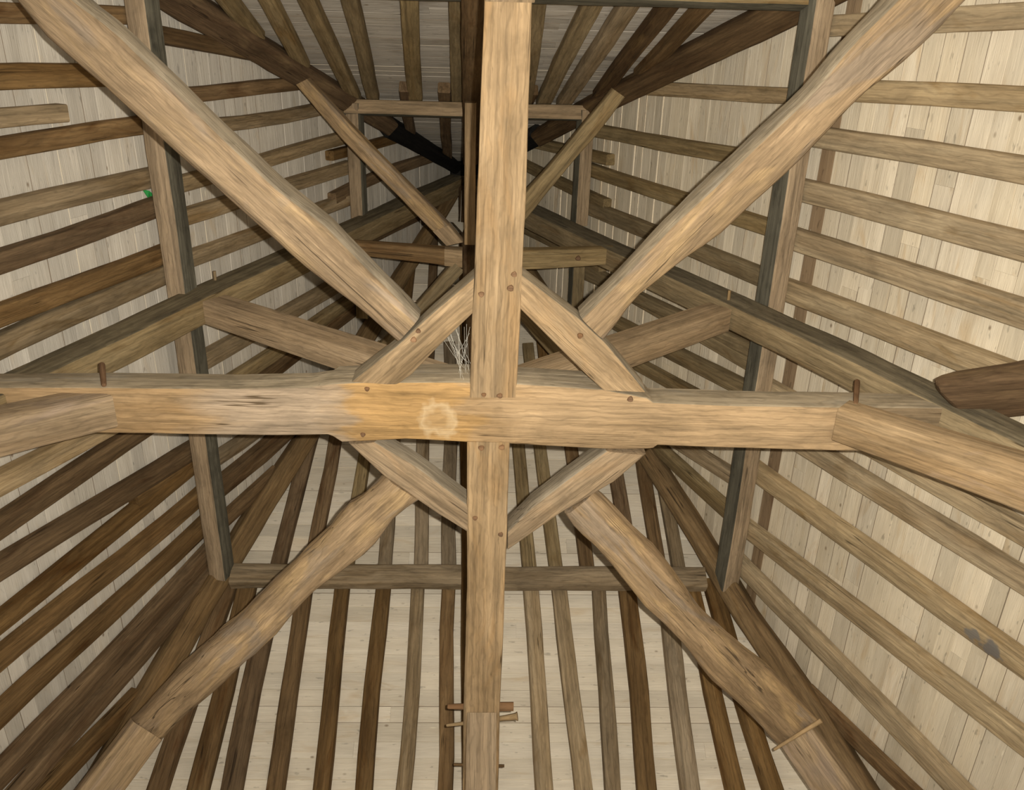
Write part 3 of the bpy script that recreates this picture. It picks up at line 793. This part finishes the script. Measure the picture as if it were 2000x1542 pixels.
# ------------------------------------------------------------------ struts that come up from the wall to the beams
GS = 'struts rising from below to the beams'
P = onY((245, 798), 0.0); Q = onY((0, 855), 0.0)
dirL = (Q - P).normalized()
o = straight('strut', BRACE, P + dirL * 0.0, P + dirL * 2.2, 0.235, 0.2, (-0.55, 0, 0.85), n=6, w1=0.33, wander=0.0, chamfer=0.02, wob=0.006)
tag(o, 'pale strut coming up from the left to the tie beam', 'strut', GS)
P = onY((1630, 830), 0.0); Q = onY((2000, 955), 0.0)
dirR = (Q - P).normalized()
o = straight('strut', BRACE, P, P + dirR * 2.2, 0.24, 0.2, (0.7, 0, 0.7), n=6, w1=0.34, wander=0.0, chamfer=0.02, wob=0.006)
tag(o, 'pale grained strut coming up from the right to the tie beam', 'strut', GS)
# front strut (bottom centre)
P = onZ((941, 1391), Z0 - 0.005)
fs = straight('strut', OAK_NEW, P, P + Vector((0.0, 0.95, -1.15)), 0.225, 0.18, (0, 0.8, 0.6), n=4, chamfer=0.006, wob=0.003)
tag(fs, 'pale smooth strut below the centre beam at the bottom edge', 'strut', GS)
# back strut (top centre)
P = onZ((996, 4), Z0 - 0.005)
o = straight('strut', BRACE, P, P + Vector((0.0, -0.95, -1.15)), 0.26, 0.18, (0, -0.8, 0.6), n=4, chamfer=0.006, wob=0.003)
tag(o, 'end of a strut under the centre beam at the upper edge', 'strut', GS)
# lower left and right corner struts
P = onZ((289, 1427), Z0 - 0.01)
ls = straight('strut', BRACE, P, P + Vector((-0.85, 0.85, -1.1)), 0.27, 0.16, (-0.6, 0.6, 0.7), n=4, w1=0.29, chamfer=0.012, wob=0.004)
tag(ls, 'pale strut under the crooked diagonal in the lower left corner', 'strut', GS)
P = onZ((1552, 1436), Z0 - 0.01)
rs = straight('strut', BRACE, P, P + Vector((0.85, 0.85, -1.15)), 0.29, 0.16, (0.6, 0.6, 0.7), n=4, w1=0.31, chamfer=0.012, wob=0.004)
tag(rs, 'pale strut under the diagonal in the lower right corner', 'strut', GS)
rod('peg', onZ((1512, 1463), Z0 - 0.03), onZ((1604, 1406), Z0 - 0.03), 0.012, 0.018, PEG_PALE, rs)
# trenails through the front strut
for (xa, ya), (xb_, yb_), ra, rb, mt, hd in (((874, 1379), (1003, 1379), 0.020, 0.034, PEG, 0.0), ((872, 1416), (1011, 1398), 0.012, 0.020, PEG_PALE, 0.8), ((886, 1492), (985, 1495), 0.012, 0.012, DARK, 0.0)):
    A = onZ((xa, ya), Z0 + 0.05); B = onZ((xb_, yb_), Z0 + 0.05)
    rod('trenail', A, B, ra, rb, mt, fs, head=hd)

# dark log and block at the right
zl = Z0 - 0.02
lg = loft('log', DARK, [(onZ(p, zl), onZ(q, zl), h) for p, q, h in (((1835, 757), (1838, 767), 0.06), ((1840, 751), (1855, 786), 0.14), ((1858, 748), (1885, 818), 0.19), ((1890, 743), (1912, 827), 0.22), ((2000, 726), (2010, 819), 0.22), ((2130, 704), (2130, 806), 0.22), ((2330, 670), (2330, 785), 0.22))], UP, chamfer=0.06, wob=0.008)
tag(lg, 'dark round-ended log over the right end of the tie beam', 'log')

# ------------------------------------------------------------------ small things
def sheet(name, pts, th, n, mat, label, cat):
    n = Vector(n).normalized()
    c = sum((p for p in pts), Vector()) / len(pts)
    k = len(pts)
    verts = [tuple(p - c) for p in pts] + [tuple(p - c + n * th) for p in pts]
    faces = [tuple(range(k)), tuple(range(k, 2 * k))[::-1]] + [(i, k + i, k + (i + 1) % k, (i + 1) % k) for i in range(k)]
    o = new_obj(name, verts, faces, mat, None, Matrix.Translation(c), smooth=False)
    return tag(o, label, cat)
nL = slope_normal('L')
sheet('plastic_scrap', [onS(p, 'L', RAF_H - 0.004) - nL * dd for p, dd in (((277, 369), 0.0), ((287, 372), 0.02), ((298, 380), 0.01), ((297, 388), 0.0), ((286, 386), 0.015))], 0.004, -nL, GREEN, 'small bright green plastic scrap beside the left purlin', 'scrap')
cp = [onY(p, -0.06) for p in ((883, 431), (911, 435), (903, 453))]
card = sheet('card', cp, 0.004, (0, 1, 0), PAPER, 'small white card hanging by a thread near the peak', 'card')
top = onY((899, 392), -0.06)
rod('thread', onY((899, 434), -0.06), top + Vector((0, 0, 0.6)), 0.004, 0.003, PAPER, card, n=5)

# old cobweb between the upper left short brace and the centre beam
def cobweb():
    rnd = random.Random(4)
    verts, faces = [], []
    for k in range(18):
        a = onZ((rnd.uniform(862, 918), rnd.uniform(628, 680)), Z0 + rnd.uniform(0.02, 0.16))
        b = onZ((rnd.uniform(890, 920), rnd.uniform(690, 750)), Z0 + rnd.uniform(0.02, 0.18))
        mid = (a + b) / 2 + Vector((0, 0, -0.02))
        side = (b - a).cross(Vector((0, 0, 1))).normalized() * 0.00035
        up = Vector((0, 0, 0.00035))
        i = len(verts)
        for p in (a, mid, b):
            verts += [tuple(p - side), tuple(p + side), tuple(p + up)]
        for j in (0, 3):
            for x, y in ((0, 1), (1, 2), (2, 0)):
                faces.append((i + j + x, i + j + y, i + j + 3 + y, i + j + 3 + x))
    o = new_obj('cobweb', verts, faces, PAPER, None, None, smooth=False)
    o['label'] = 'pale old cobweb left of the centre beam above the tie beam'
    o['category'] = 'cobweb'; o['kind'] = 'stuff'
cobweb()
